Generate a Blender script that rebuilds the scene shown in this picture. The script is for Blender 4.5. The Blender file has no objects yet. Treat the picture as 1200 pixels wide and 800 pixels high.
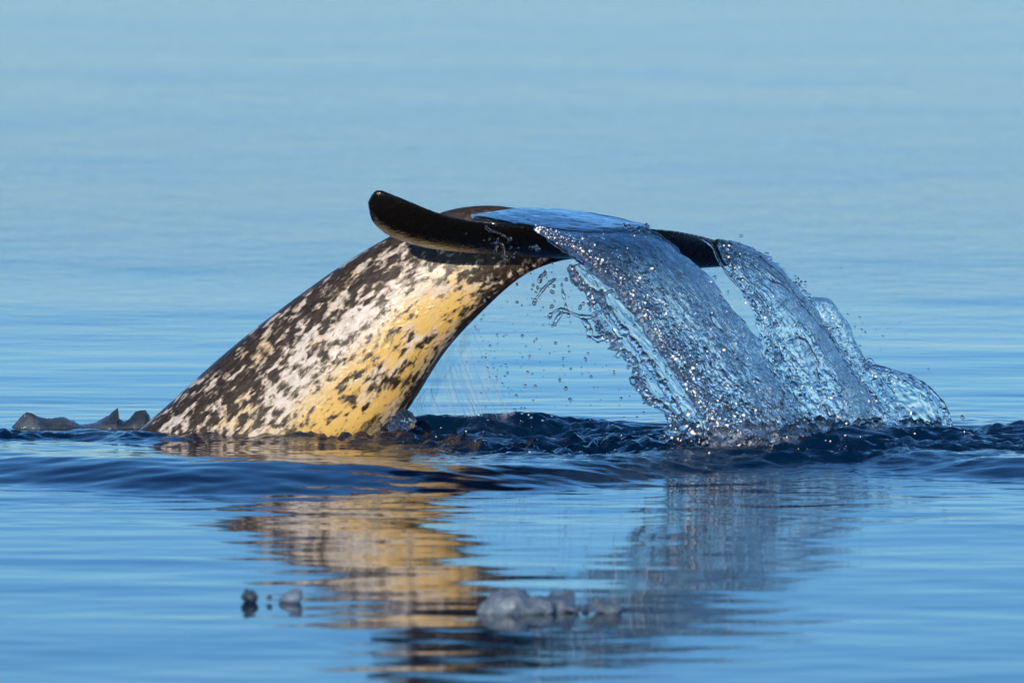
import bpy, bmesh, math, random
import numpy as np
from mathutils import Vector

# ------------------------------------------------------------------ camera, sky, sun, exposure
sc = bpy.context.scene
col = sc.collection
CAM_D, CAM_H, LENS = 25.0, 2.0, 375.0
PITCH = math.atan2(CAM_H, CAM_D) - math.atan(100.0 / (1200 * LENS / 36.0))
cam_data = bpy.data.cameras.new('camera')
cam = bpy.data.objects.new('camera', cam_data); col.objects.link(cam)
cam.location = (0, -CAM_D, CAM_H)
cam.rotation_euler = (math.pi / 2 - PITCH, 0, 0)
cam_data.lens = LENS; cam_data.sensor_width = 36.0
cam_data.clip_start = 0.1; cam_data.clip_end = 9000
cam_data.dof.use_dof = True
cam_data.dof.focus_distance = math.hypot(CAM_D - 0.45, CAM_H - .2)
cam_data.dof.aperture_fstop = 7.1
sc.camera = cam

SUN_AZ, SUN_EL = math.radians(-12), math.radians(13)    # azimuth: to the right of straight behind the camera
sun_vec = Vector((math.sin(SUN_AZ) * math.cos(SUN_EL), -math.cos(SUN_AZ) * math.cos(SUN_EL), math.sin(SUN_EL)))
world = bpy.data.worlds.new('World'); sc.world = world; world.use_nodes = True
wn = world.node_tree; wn.nodes.clear()
sky = wn.nodes.new('ShaderNodeTexSky'); sky.sky_type = 'NISHITA'; sky.sun_disc = False
sky.sun_elevation = SUN_EL
sky.sun_rotation = math.pi - SUN_AZ
sky.altitude = 0; sky.air_density = 1.0; sky.dust_density = 0.03; sky.ozone_density = 7.4
bg = wn.nodes.new('ShaderNodeBackground'); bg.inputs['Strength'].default_value = 0.15
wo = wn.nodes.new('ShaderNodeOutputWorld')
wn.links.new(sky.outputs[0], bg.inputs[0]); wn.links.new(bg.outputs[0], wo.inputs[0])

sd = bpy.data.lights.new('sun', 'SUN'); sd.energy = 3.8; sd.angle = math.radians(0.53); sd.color = (1.0, 0.85, 0.66)
so = bpy.data.objects.new('sun', sd); col.objects.link(so)
so.rotation_euler = (-sun_vec).to_track_quat('-Z', 'Y').to_euler()
so.location = (5, -8, 6)

sc.view_settings.view_transform = 'Standard'; sc.view_settings.look = 'None'
sc.view_settings.exposure = 0.07; sc.view_settings.gamma = 1.0
sc.view_settings.use_curve_mapping = False
sc.render.engine = 'CYCLES'
cy = sc.cycles
cy.max_bounces = 28; cy.transmission_bounces = 28; cy.glossy_bounces = 6; cy.diffuse_bounces = 3
cy.transparent_max_bounces = 16
cy.sample_clamp_indirect = 8.0; cy.blur_glossy = 0.3
cy.use_denoising = True
try: cy.denoiser = 'OPENIMAGEDENOISE'
except Exception: pass

# ------------------------------------------------------------------ helpers
FPX = 1200 * LENS / 36.0
C0 = np.array((0.0, -CAM_D, CAM_H))
UPV = np.array((0, math.sin(PITCH), math.cos(PITCH))); FWD = np.array((0, math.cos(PITCH), -math.sin(PITCH)))

def P(px, py, y):
    """photo pixel -> point in the vertical plane at depth y"""
    d = FWD + np.array((1.0, 0, 0)) * (px - 600) / FPX + UPV * (400 - py) / FPX
    return C0 + d * ((y + CAM_D) / d[1])

def G(px, py, z=0.0):
    """photo pixel -> point on the water plane"""
    d = FWD + np.array((1.0, 0, 0)) * (px - 600) / FPX + UPV * (400 - py) / FPX
    return C0 + d * ((z - CAM_H) / d[2])

_rng = np.random.RandomState(7)
_perm = np.concatenate([_rng.permutation(256)] * 3)
_grad = _rng.normal(size=(256, 3)); _grad /= np.linalg.norm(_grad, axis=1)[:, None]

def noise(x, y, z=0.0):
    x, y, z = np.broadcast_arrays(np.asarray(x, float), np.asarray(y, float), np.asarray(z, float))
    xi, yi, zi = np.floor(x).astype(int), np.floor(y).astype(int), np.floor(z).astype(int)
    xf, yf, zf = x - xi, y - yi, z - zi
    u, v, w = [t * t * t * (t * (t * 6 - 15) + 10) for t in (xf, yf, zf)]
    out = 0
    for dx in (0, 1):
        wx = u if dx else 1 - u
        for dy in (0, 1):
            wy = v if dy else 1 - v
            for dz in (0, 1):
                wz = w if dz else 1 - w
                h = _perm[_perm[_perm[(xi + dx) & 255] + ((yi + dy) & 255)] + ((zi + dz) & 255)]
                g = _grad[h]
                out = out + wx * wy * wz * (g[..., 0] * (xf - dx) + g[..., 1] * (yf - dy) + g[..., 2] * (zf - dz))
    return out * 1.5

def fbm(x, y, z=0.0, octv=3, gain=.5):
    s, a, f = 0, 1.0, 1.0
    for k in range(octv):
        s = s + a * noise(x * f + 17.3 * k, y * f - 9.1 * k, np.asarray(z) * f + 5.7 * k)
        a *= gain; f *= 2.03
    return s

def smooth(a, b, x):
    t = np.clip((x - a) / (b - a), 0, 1)
    return t * t * (3 - 2 * t)

def gauss(x, c, s): return np.exp(-((x - c) / s) ** 2)

def spline(pts, n, closed=False):
    """Catmull-Rom through pts (array k x m), n samples by chord length"""
    p = np.asarray(pts, float); k = len(p)
    t = np.concatenate([[0], np.cumsum(np.sqrt((np.diff(p[:, :2], axis=0) ** 2).sum(1)) ** .7 + 1e-9)])
    q = np.linspace(0, t[-1], n); out = np.zeros((n, p.shape[1]))
    m = np.zeros_like(p)
    m[1:-1] = (p[2:] - p[:-2]) / (t[2:] - t[:-2])[:, None]
    m[0] = (p[1] - p[0]) / (t[1] - t[0]); m[-1] = (p[-1] - p[-2]) / (t[-1] - t[-2])
    i = np.clip(np.searchsorted(t, q, side='right') - 1, 0, k - 2)
    h = (t[i + 1] - t[i]); s = ((q - t[i]) / h)[:, None]; h = h[:, None]
    return ((2 * s**3 - 3 * s**2 + 1) * p[i] + (s**3 - 2 * s**2 + s) * h * m[i]
            + (-2 * s**3 + 3 * s**2) * p[i + 1] + (s**3 - s**2) * h * m[i + 1])

def mesh_obj(name, verts, faces, mat, parent=None, smooth_shade=True):
    me = bpy.data.meshes.new(name)
    verts = np.asarray(verts, np.float32)
    if isinstance(faces, np.ndarray):
        n, k = faces.shape
        me.vertices.add(len(verts)); me.vertices.foreach_set('co', verts.ravel())
        me.loops.add(n * k); me.loops.foreach_set('vertex_index', faces.astype(np.int32).ravel())
        me.polygons.add(n); me.polygons.foreach_set('loop_start', np.arange(0, n * k, k, dtype=np.int32))
        me.update(calc_edges=True)
    else:
        me.from_pydata(verts.tolist(), [], faces)
    me.validate()
    if smooth_shade: me.polygons.foreach_set('use_smooth', [True] * len(me.polygons))
    me.update()
    o = bpy.data.objects.new(name, me); col.objects.link(o)
    if mat: me.materials.append(mat)
    if parent: o.parent = parent
    return o

def tag(o, label=None, cat=None, group=None, kind=None):
    if label: o['label'] = label
    if cat: o['category'] = cat
    if group: o['group'] = group
    if kind: o['kind'] = kind
    return o

def grid_faces(nu, nv, off=0):
    i = np.arange(nu - 1)[:, None]; j = np.arange(nv - 1)[None]
    a = (i * nv + j).ravel() + off
    return np.stack([a, a + nv, a + nv + 1, a + 1], 1)

class NT:
    def __init__(s, name):
        s.m = bpy.data.materials.new(name); s.m.use_nodes = True
        s.t = s.m.node_tree; s.t.nodes.clear()
        s.out = s.t.nodes.new('ShaderNodeOutputMaterial')
    def n(s, typ, **kw):
        nd = s.t.nodes.new(typ)
        for k, v in kw.items():
            if k in nd.inputs.keys(): pass
            setattr(nd, k, v)
        return nd
    def link(s, a, b): s.t.links.new(a, b)
    def setin(s, node, **kw):
        for k, v in kw.items():
            sock = node.inputs[k.replace('_', ' ')]
            if hasattr(v, 'is_linked') or isinstance(v, bpy.types.NodeSocket): s.link(v, sock)
            else: sock.default_value = v
    def math(s, op, a, b=None, clamp=False):
        nd = s.t.nodes.new('ShaderNodeMath'); nd.operation = op; nd.use_clamp = clamp
        for i, v in enumerate((a, b)):
            if v is None: continue
            if isinstance(v, bpy.types.NodeSocket): s.link(v, nd.inputs[i])
            else: nd.inputs[i].default_value = v
        return nd.outputs[0]
    def ramp(s, f, lo, hi, a=0.0, b=1.0):
        nd = s.t.nodes.new('ShaderNodeMapRange'); nd.interpolation_type = 'SMOOTHSTEP'
        s.link(f, nd.inputs[0])
        for i, v in enumerate((lo, hi, a, b)): nd.inputs[i + 1].default_value = v
        return nd.outputs[0]
    def mix(s, f, a, b):
        nd = s.t.nodes.new('ShaderNodeMix'); nd.data_type = 'RGBA'
        for i, v in ((0, f), (6, a), (7, b)):
            if isinstance(v, bpy.types.NodeSocket): s.link(v, nd.inputs[i])
            else: nd.inputs[i].default_value = v if i == 0 else (*v, 1)
        return nd.outputs[2]
    def noise(s, vec, scale, detail=3, rough=.55, dist=0.0):
        nd = s.t.nodes.new('ShaderNodeTexNoise')
        nd.inputs['Scale'].default_value = scale; nd.inputs['Detail'].default_value = detail
        nd.inputs['Roughness'].default_value = rough; nd.inputs['Distortion'].default_value = dist
        if vec is not None: s.link(vec, nd.inputs['Vector'])
        return nd.outputs['Fac']
    def mapping(s, vec, scale=(1, 1, 1), rot=(0, 0, 0), loc=(0, 0, 0)):
        nd = s.t.nodes.new('ShaderNodeMapping')
        nd.inputs['Scale'].default_value = scale; nd.inputs['Rotation'].default_value = rot; nd.inputs['Location'].default_value = loc
        s.link(vec, nd.inputs['Vector']); return nd.outputs[0]

# ------------------------------------------------------------------ materials
def mat_sea():
    k = NT('sea_water')
    geo = k.n('ShaderNodeNewGeometry')
    pos = geo.outputs['Position']
    n1 = k.noise(k.mapping(pos, (6, 14, 6)), 1.0, 4, .55)
    at = k.n('ShaderNodeAttribute', attribute_name='chop')
    n2 = k.noise(k.mapping(pos, (30, 55, 30)), 1.0, 4, .6, .4)
    b1 = k.n('ShaderNodeBump'); b1.inputs['Distance'].default_value = 0.02
    sx = k.n('ShaderNodeSeparateXYZ'); k.link(pos, sx.inputs[0])
    k.link(k.ramp(sx.outputs['Y'], 0.5, 9.0, .03, .44), b1.inputs['Strength'])
    k.link(n1, b1.inputs['Height'])
    b2 = k.n('ShaderNodeBump'); b2.inputs['Distance'].default_value = 0.010
    k.link(k.ramp(at.outputs['Fac'], 0.02, 1.0, 0.0, 1.0), b2.inputs['Strength'])
    k.link(n2, b2.inputs['Height']); k.link(b1.outputs[0], b2.inputs['Normal'])
    p = k.n('ShaderNodeBsdfPrincipled')
    k.setin(p, Base_Color=(0.0, 0.012, 0.040, 1), Roughness=.035, IOR=1.333)
    k.link(b2.outputs[0], p.inputs['Normal'])
    k.link(p.outputs[0], k.out.inputs[0])
    return k.m

def mat_splash(name, bump=.5, scale=(150, 150, 90), rough=.075, tint=(0.965, .985, 1.0)):
    k = NT(name)
    tc = k.n('ShaderNodeTexCoord')
    n1 = k.noise(k.mapping(tc.outputs['Object'], scale), 1.0, 3, .55, .5)
    b = k.n('ShaderNodeBump'); b.inputs['Strength'].default_value = bump; b.inputs['Distance'].default_value = .006
    k.link(n1, b.inputs['Height'])
    p = k.n('ShaderNodeBsdfPrincipled')
    k.setin(p, Base_Color=(*tint, 1), Roughness=rough, IOR=1.333, Transmission_Weight=1.0)
    k.link(b.outputs[0], p.inputs['Normal'])
    k.link(p.outputs[0], k.out.inputs[0])
    return k.m

def mat_skin():
    k = NT('narwhal_skin')
    co = k.n('ShaderNodeAttribute', attribute_name='body_co').outputs['Vector']     # metres along, dorsal-ventral, lateral
    sp = k.n('ShaderNodeSeparateXYZ'); k.link(k.n('ShaderNodeAttribute', attribute_name='body_mask').outputs['Vector'], sp.inputs[0])
    dv, fl, al = sp.outputs            # -1 dorsal .. 1 ventral; 1 on flukes; metres to fluke root
    big = k.noise(k.mapping(co, (5, 8, 8), loc=(2, 0, 0)), 1.0, 2, .5, .6)
    mid = k.noise(k.mapping(co, (24, 52, 52)), 1.0, 3, .55, .2)
    fine = k.noise(k.mapping(co, (48, 100, 100), loc=(3, 1, 7)), 1.0, 3, .6, .4)
    streak = k.noise(k.mapping(co, (30, 170, 170), loc=(1, 5, 2)), 1.0, 3, .6)
    # dark cover
    d = k.math('ADD', k.math('MULTIPLY', mid, .72), k.math('MULTIPLY', fine, .28))
    d = k.math('ADD', d, k.math('MULTIPLY', k.math('SUBTRACT', big, .5), .26))
    dors = k.ramp(dv, -.5, -.98, 0, .06)           # darker back ridge
    vent = k.ramp(dv, .72, 1.02, 0, .14)
    belly = k.ramp(dv, -.45, .35, .008, -.085)
    tailw = k.ramp(al, .26, .05, 0, .15)             # darker towards the flukes
    for v in (dors, vent, belly, tailw): d = k.math('ADD', d, v)
    d = k.math('ADD', d, k.math('MULTIPLY', k.math('SUBTRACT', streak, .5), .16))
    dark = k.ramp(d, .458, .556)
    soft = k.ramp(d, .42, .505)
    white = k.mix(k.ramp(fine, .35, .7), (.64, .60, .56), (.44, .41, .38))
    ymask = k.math('MULTIPLY', k.ramp(dv, -.22, .22), k.ramp(k.noise(k.mapping(co, (7, 14, 14), loc=(9, 2, 4)), 1.0, 4, .6, .4), .33, .50))
    ymask = k.math('MULTIPLY', ymask, k.ramp(al, .05, .20))
    ymask = k.math('MULTIPLY', ymask, k.ramp(dv, 1.0, .70))
    ymask2 = k.math('MULTIPLY', k.ramp(k.noise(k.mapping(co, (6, 10, 10), loc=(4, 8, 1)), 1.0, 3, .6), .52, .64), .55)
    yel = k.math('MAXIMUM', ymask, ymask2)
    light = k.mix(yel, white, (.64, .43, .13))
    brown = k.mix(k.ramp(fine, .3, .7), (.060, .046, .032), (.022, .017, .013))
    c = k.mix(k.math('MULTIPLY', soft, .6), light, (.30, .22, .12))
    c = k.mix(dark, c, brown)
    # flukes: near black with thin pale streaks and an ochre leading edge
    speck = k.ramp(k.noise(k.mapping(co, (70, 130, 130), loc=(7, 7, 1)), 1.0, 2, .5), .66, .72, 0, .8)
    c = k.mix(speck, c, (.035, .028, .02))
    fs = k.ramp(k.math('ADD', k.math('MULTIPLY', streak, .5), k.math('MULTIPLY', mid, .5)), .60, .74, 0, .42)
    fcol = k.mix(fs, (.006, .0055, .005), (.12, .10, .075))
    le = k.n('ShaderNodeAttribute', attribute_name='lead_edge').outputs['Fac']
    fcol = k.mix(k.math('MULTIPLY', k.ramp(le, .15, .75), k.ramp(mid, .34, .50)), fcol, (.34, .24, .09))
    c = k.mix(k.ramp(fl, .25, .75), c, fcol)
    p = k.n('ShaderNodeBsdfPrincipled')
    k.link(c, p.inputs['Base Color'])
    wet = k.noise(k.mapping(co, (16, 60, 60), loc=(2, 2, 2)), 1.0, 4, .6)
    k.link(k.math('MULTIPLY', k.ramp(wet, .35, .65, .42, .62), k.ramp(fl, .2, .8, 1.0, .5)), p.inputs['Roughness'])
    k.setin(p, IOR=1.40, Specular_IOR_Level=.35, Coat_Weight=.5, Coat_Roughness=.055, Coat_IOR=1.33)
    b = k.n('ShaderNodeBump'); b.inputs['Strength'].default_value = .6; b.inputs['Distance'].default_value = .005
    bn = k.math('ADD', k.noise(k.mapping(co, (25, 60, 60)), 1.0, 4, .6), k.math('MULTIPLY', fine, .5))
    k.link(bn, b.inputs['Height']); k.link(b.outputs[0], p.inputs['Normal']); k.link(b.outputs[0], p.inputs['Coat Normal'])
    k.link(p.outputs[0], k.out.inputs[0])
    return k.m

def mat_ice(name, dark):
    k = NT(name)
    tc = k.n('ShaderNodeTexCoord')
    n1 = k.noise(tc.outputs['Object'], 45, 5, .65, .4)
    n2 = k.noise(tc.outputs['Object'], 18, 3, .6)
    p = k.n('ShaderNodeBsdfPrincipled')
    a, b_ = ((.06, .09, .12), (.18, .24, .30)) if dark else ((.17, .25, .34), (.36, .46, .57))
    k.link(k.mix(k.ramp(n2, .35, .65), a, b_), p.inputs['Base Color'])
    k.link(k.ramp(n1, .35, .7, .08, .4), p.inputs['Roughness'])
    k.setin(p, IOR=1.31, Transmission_Weight=.5)
    b = k.n('ShaderNodeBump'); b.inputs['Strength'].default_value = .6; b.inputs['Distance'].default_value = .006
    k.link(n1, b.inputs['Height']); k.link(b.outputs[0], p.inputs['Normal'])
    k.link(p.outputs[0], k.out.inputs[0])
    return k.m

M_SEA = mat_sea()
M_WAT = mat_splash('pouring_water')
def mat_mist():
    k = NT('fine_mist'); tc = k.n('ShaderNodeTexCoord')
    st = k.noise(k.mapping(tc.outputs['Object'], (55, 20, 9), rot=(0, .45, 0)), 1.0, 4, .6, .3)
    tr = k.n('ShaderNodeBsdfTransparent'); df = k.n('ShaderNodeBsdfTranslucent'); d2 = k.n('ShaderNodeBsdfDiffuse')
    df.inputs[0].default_value = (.8, .85, .9, 1); d2.inputs[0].default_value = (.8, .85, .9, 1)
    ad = k.n('ShaderNodeMixShader'); ad.inputs[0].default_value = .5; k.link(df.outputs[0], ad.inputs[1]); k.link(d2.outputs[0], ad.inputs[2])
    mx = k.n('ShaderNodeMixShader'); k.link(k.ramp(st, .38, .72, .01, .15), mx.inputs[0])
    k.link(tr.outputs[0], mx.inputs[1]); k.link(ad.outputs[0], mx.inputs[2]); k.link(mx.outputs[0], k.out.inputs[0])
    return k.m
M_VEIL = mat_mist()
M_FILM = mat_splash('thin_water_film', bump=.10, scale=(40, 40, 14), tint=(.97, .99, 1.0))
M_BEAD = mat_splash('water_beads', bump=.0, rough=.06, tint=(.98, .99, 1.0))
def mat_froth_glints():  # white colour imitates sun glints on water, and foam at the landings
    k = NT('froth_glints'); p = k.n('ShaderNodeBsdfPrincipled')
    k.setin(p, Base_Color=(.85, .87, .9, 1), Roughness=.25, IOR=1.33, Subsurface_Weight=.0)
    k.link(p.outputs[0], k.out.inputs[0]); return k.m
M_FROTH_GLINTS = mat_froth_glints()
M_POOL = mat_splash('water_on_skin', bump=.10, scale=(12, 40, 12))
M_SKIN = mat_skin()
M_ICE = mat_ice('grey_ice', False)
M_ICED = mat_ice('dark_clear_ice', True)
M_SLAB = mat_ice('wet_clear_ice', True); M_SLAB.node_tree.nodes['Principled BSDF'].inputs['Transmission Weight'].default_value = .5

# ------------------------------------------------------------------ sea surface (height field)
def seg(a, b, step): return np.arange(a, b, step)
def grow(a, first, ratio, end):
    out, s = [], first
    while a < end: out.append(a); a += s; s *= ratio
    out.append(end); return np.array(out)
right = grow(1.36, .012, 1.16, 4000.0)
xs = np.concatenate([-right[::-1], seg(-1.352, 1.356, .008), right])
ys = np.concatenate([-grow(8.5, .06, 1.18, 300.0)[::-1], seg(-8.44, -2.6, .03), seg(-2.6, .9, .009), grow(.9, .012, 1.02, 30.0)[:-1], grow(30.0, .7, 1.10, 6000.0)])
ys = np.unique(ys); xs = np.unique(xs)

def stock_y(x): return -.42 - .22 * (x - .08)          # depth of the tail stock's middle at world x

def sea_height(X, Y):
    fade = (.65 + .35 * smooth(1.5, -1.0, Y)) * (1 - .42 * smooth(-1.8, -3.0, Y)) / (1 + (np.abs(X) / 14) ** 4) / (1 + (np.maximum(Y - 6, 0) / 22) ** 4)
    # calm rippled water, long crests across the view
    z = .0040 * noise(X * .8, Y * 1.5, 1.2) + .0030 * noise(X * 2.1 + .5 * Y, Y * 3.6, 4.4) + (1 - .6 * smooth(.2, 1.5, Y)) * (.0017 * noise(X * 4.2, Y * 9, 8.1) + .0006 * noise(X * 8, Y * 19, 5.1))
    z = z * fade + .020 * smooth(1.5, 5, Y) * fade * noise(X * .25, Y * .55, 7.7) * (.5 + noise(X * .1, Y * .1, 2.0))
    px = 600 + X * 500
    # bow swell pushed up before the tail: steep face towards the camera
    foot = np.interp(px, [-300, 0, 110, 250, 520, 650, 800, 950, 1200, 1500], [-1.45, -1.56, -1.75, -1.92, -1.92, -1.75, -1.35, -1.22, -1.55, -1.7])
    hgt = np.interp(px, [-300, 0, 150, 350, 550, 700, 850, 1000, 1200, 1500], [.018, .030, .046, .050, .036, .030, .024, .020, .026, .012])
    wid = np.interp(px, [-300, 0, 200, 550, 800, 1200], [.34, .36, .42, .42, .30, .30])
    t = Y - foot + .03 * noise(X * 3, Y * 2, 3.3)
    rise = smooth(0, 1, t / wid) * .75 + .25 * np.clip(t / wid, 0, 1)
    back = 1 - .62 * smooth(.0, .55, t - wid) - .36 * smooth(.45, 1.1, t - wid)
    z = z + hgt * np.where(t > 0, rise, 0) * back
    # diagonal wavelets running over the swell face
    on = smooth(0, .1, t) * (1 - smooth(.7, 1.1, t))
    z = z + on * (.0042 * noise(X * 5 - Y * 4, Y * 9 + X * 3, 2.2) + .0020 * noise(X * 11 - Y * 9, Y * 16 + X * 8, 5.2))
    # broken water around the tail and under the falling water
    chop = np.maximum.reduce([
        1.0 * gauss(X, -.02, .34) ** .5 * gauss(Y, -.28, .24),
        1.1 * gauss(X, .55, .50) * gauss(Y, -.50, .42),
        1.0 * smooth(-.34, -.12, X) * (1 - smooth(.7, 1.1, X)) * gauss(Y, -.72, .46),
        .80 * smooth(.5, .8, X) * (1 - smooth(1.6, 2.6, X)) * gauss(Y, -.55, .48),
        .55 * (1 - smooth(-.95, -.75, X)) * smooth(-3, -1.6, X) * gauss(Y, -.36, .22),
        .50 * gauss(X, -.45, .35) * gauss(Y, -.42, .10)])
    wx = X + .06 * noise(X * 5, Y * 5, 3.9); wy = Y + .06 * noise(X * 5, Y * 5, 13.9)
    rid = 1 - 2.2 * np.abs(noise(wx * 6 + 3, wy * 9, 6.6)); rid2 = 1 - 2.2 * np.abs(noise(wx * 15 + 4 * wy, wy * 22, 2.6))
    chop = chop * np.clip(.95 + 1.1 * noise(X * 3.3, Y * 4.2, 21.0), .35, 1.5)
    z = z + chop * (.020 * rid + .012 * rid2 + .010 * noise(wx * 32, wy * 42, 1.0) + .010 * noise(X * 4, Y * 5, 9.0) - .012)
    # mounds: behind the stock, under the curtains, far right, far left
    z = z + .036 * gauss(X, -.08, .26) * gauss(Y, -.16, .13) + .016 * gauss(X, .26, .2) * gauss(Y, -.10, .14)
    z = z + .035 * gauss(X, .60, .28) * gauss(Y, -.55, .22) + .012 * gauss(X, 1.15, .35) * gauss(Y, -.15, .16)
    z = z + .004 * gauss(X, -1.15, .4) * gauss(Y, -.30, .12)
    # crumbling lip against the lower side of the stock
    lip = gauss(Y, stock_y(X) - .19 + .02 * noise(X * 9, 0, 0), .045) * smooth(-.54, -.44, X) * (1 - smooth(-.18, -.05, X))
    z = z + lip * (.016 + .022 * noise(X * 26, Y * 26, 7.0) + .012 * noise(X * 60, Y * 60, 3.0))
    sheet = gauss(Y, stock_y(X) - .20, .10) * smooth(-1.05, -.85, X) * (1 - smooth(-.5, -.4, X))
    z = z + sheet * (.014 + .003 * noise(X * 40, Y * 40, 3.0))
    return z, np.clip(np.maximum(chop, lip + .35 * sheet), 0, 1) + .14 * on

X, Y = np.meshgrid(xs, ys, indexing='ij')
Z, CH = sea_height(X, Y)
sea = mesh_obj('water', np.stack([X, Y, Z], -1).reshape(-1, 3), grid_faces(len(xs), len(ys)), M_SEA)
a = sea.data.attributes.new('chop', 'FLOAT', 'POINT'); a.data.foreach_set('value', CH.ravel().astype(np.float32))
tag(sea, 'calm blue arctic sea with a dark swell around the tail', kind='structure')

# ------------------------------------------------------------------ narwhal tail
# dorsal and ventral outline of the stock (pixels), half width in metres
ST = [(-70, 700, 60, 890, .175), (10, 630, 150, 810, .170), (95, 562, 245, 728, .165), (185, 484, 345, 640, .158), (270, 408, 420, 553, .145), (350, 346, 478, 480, .125),
      (420, 298, 522, 412, .100), (478, 266, 568, 362, .074), (526, 246, 612, 324, .052), (580, 241, 655, 306, .038), (640, 252, 700, 300, .026), (690, 264, 735, 290, .014)]
def stock_rings(n=90, m=48):
    s = spline(np.array(ST, float), n)
    D, V, W = [], [], s[:, 4]
    for r in s:
        cx = (r[0] + r[2]) / 2; y = stock_y((cx - 600) / 500)
        D.append(P(r[0], r[1], y + .0)); V.append(P(r[2], r[3], y))
    D, V = np.array(D), np.array(V)
    Cc = (D + V) / 2; H = (V - D) / 2
    T = np.gradient(Cc, axis=0); T /= np.linalg.norm(T, axis=1)[:, None]
    L = np.cross(T, H); L /= np.linalg.norm(L, axis=1)[:, None]
    return Cc, H, L, W, T
Cc, Hh, Ll, Ww, Tt = stock_rings()
th = np.linspace(0, 2 * np.pi, 48, endpoint=False)
ct, stn = np.cos(th), np.sin(th)
prof_h = np.sign(ct) * np.abs(ct) ** .92
prof_w = np.sign(stn) * np.abs(stn) ** 1.02 * (1 + .22 * ct)
ringv = Cc[:, None] + Hh[:, None] * prof_h[None, :, None] + Ll[:, None] * (Ww[:, None] * prof_w[None])[..., None]
nr, nm = ringv.shape[:2]
bm = bmesh.new()
vs = [[bm.verts.new(ringv[i, j]) for j in range(nm)] for i in range(nr)]
for i in range(nr - 1):
    for j in range(nm):
        k = (j + 1) % nm; bm.faces.new((vs[i][j], vs[i][k], vs[i + 1][k], vs[i + 1][j]))
bm.faces.new(vs[0][::-1]); bm.faces.new(vs[-1])

# flukes: leading edge (px,py,y), trailing edge (px,py,y), max thickness
FL = [(432, 246, -.800, 431, 236, -.825, .016), (436, 259, -.765, 442, 222, -.845, .022), (456, 275, -.705, 470, 231, -.830, .024), (495, 286, -.620, 521, 251, -.775, .024),
      (535, 287, -.530, 572, 261, -.720, .030), (570, 280, -.450, 622, 265, -.680, .050), (610, 274, -.370, 680, 272, -.620, .060),
      (660, 284, -.290, 742, 268, -.520, .050), (720, 298, -.190, 788, 270, -.400, .040), (775, 308, -.090, 822, 276, -.250, .036), (818, 308, -.020, 848, 284, -.130, .032),
      (858, 305, .040, 868, 291, -.030, .026), (872, 299, .050, 873, 296, .030, .018)]
f = spline(np.array([(r[3], r[4], *r) for r in FL], float), 120)[:, 2:]
cs = np.linspace(0, 1, 22)
prof = 1.9 * (np.sqrt(cs) * (1 - cs) ** .72) * .62 + .16 * smooth(0, .12, cs) * smooth(1.0, .93, cs)
fr = []
for r in f:
    Lp, Tp = P(r[0], r[1], r[2]), P(r[3], r[4], r[5])
    fr.append((Lp, Tp, r[6]))
Lp = np.array([a[0] for a in fr]); Tp = np.array([a[1] for a in fr]); thk = np.array([a[2] for a in fr])
span = np.gradient((Lp + Tp) / 2, axis=0); ch = Tp - Lp
nrm = np.cross(ch, span); nrm /= np.linalg.norm(nrm, axis=1)[:, None] + 1e-9
nrm *= np.sign(nrm[:, 2:3])
mid_line = Lp[:, None] + ch[:, None] * cs[None, :, None]
tmin = (.0035 * np.sqrt(np.clip(np.minimum(cs, 1 - cs) / .08, 0, 1)))[None]
camber = -.030 * np.sin(np.pi * cs)[None] * (np.linalg.norm(ch, axis=1)[:, None] / .25)     # hollow top
top = mid_line + nrm[:, None] * ((thk[:, None] * .5 * prof[None]) + tmin + camber)[..., None]
bot = mid_line - nrm[:, None] * ((thk[:, None] * .5 * prof[None]) + tmin - camber)[..., None]
ns, nc = top.shape[:2]
loop = np.concatenate([top, bot[:, -2:0:-1]], 1); nl = loop.shape[1]
vs = [[bm.verts.new(loop[i, j]) for j in range(nl)] for i in range(ns)]
for i in range(ns - 1):
    for j in range(nl):
        k = (j + 1) % nl; bm.faces.new((vs[i][j], vs[i][k], vs[i + 1][k], vs[i + 1][j]))
bm.faces.new(vs[0][::-1]); bm.faces.new(vs[-1])
bmesh.ops.recalc_face_normals(bm, faces=bm.faces)
me0 = bpy.data.meshes.new('raw'); bm.to_mesh(me0); bm.free()
tmp = bpy.data.objects.new('raw', me0); col.objects.link(tmp)
md = tmp.modifiers.new('r', 'REMESH'); md.mode = 'VOXEL'; md.voxel_size = .0036; md.use_smooth_shade = True
ms = tmp.modifiers.new('s', 'SMOOTH'); ms.factor = .5; ms.iterations = 14
dg = bpy.context.evaluated_depsgraph_get()
body_me = bpy.data.meshes.new_from_object(tmp.evaluated_get(dg))
bpy.data.objects.remove(tmp); body_me.name = 'narwhal'
body_me.materials.clear(); body_me.materials.append(M_SKIN)
body_me.polygons.foreach_set('use_smooth', [True] * len(body_me.polygons))
narwhal = bpy.data.objects.new('narwhal', body_me); col.objects.link(narwhal)
tag(narwhal, 'mottled black, white and yellow narwhal tail arching out of the sea, dark flukes streaming water', 'narwhal')
nv = len(body_me.vertices); co = np.empty(nv * 3, np.float32); body_me.vertices.foreach_get('co', co); co = co.reshape(-1, 3)
# body coordinates
idx = np.empty(nv, int)
for s0 in range(0, nv, 20000):
    d2 = ((co[s0:s0 + 20000, None] - Cc[None]) ** 2).sum(-1); idx[s0:s0 + 20000] = d2.argmin(1)
arc = np.concatenate([[0], np.cumsum(np.linalg.norm(np.diff(Cc, axis=0), axis=1))])
rel = co - Cc[idx]; hl = np.linalg.norm(Hh, axis=1)
along = arc[idx] + (rel * Tt[idx]).sum(1)
dvm = (rel * Hh[idx]).sum(1) / hl[idx]; lat = (rel * Ll[idx]).sum(1)
root = arc[np.argmin(np.abs(Cc[:, 0] - .0))]
bco = np.stack([along, dvm, lat], 1).astype(np.float32)
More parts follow.
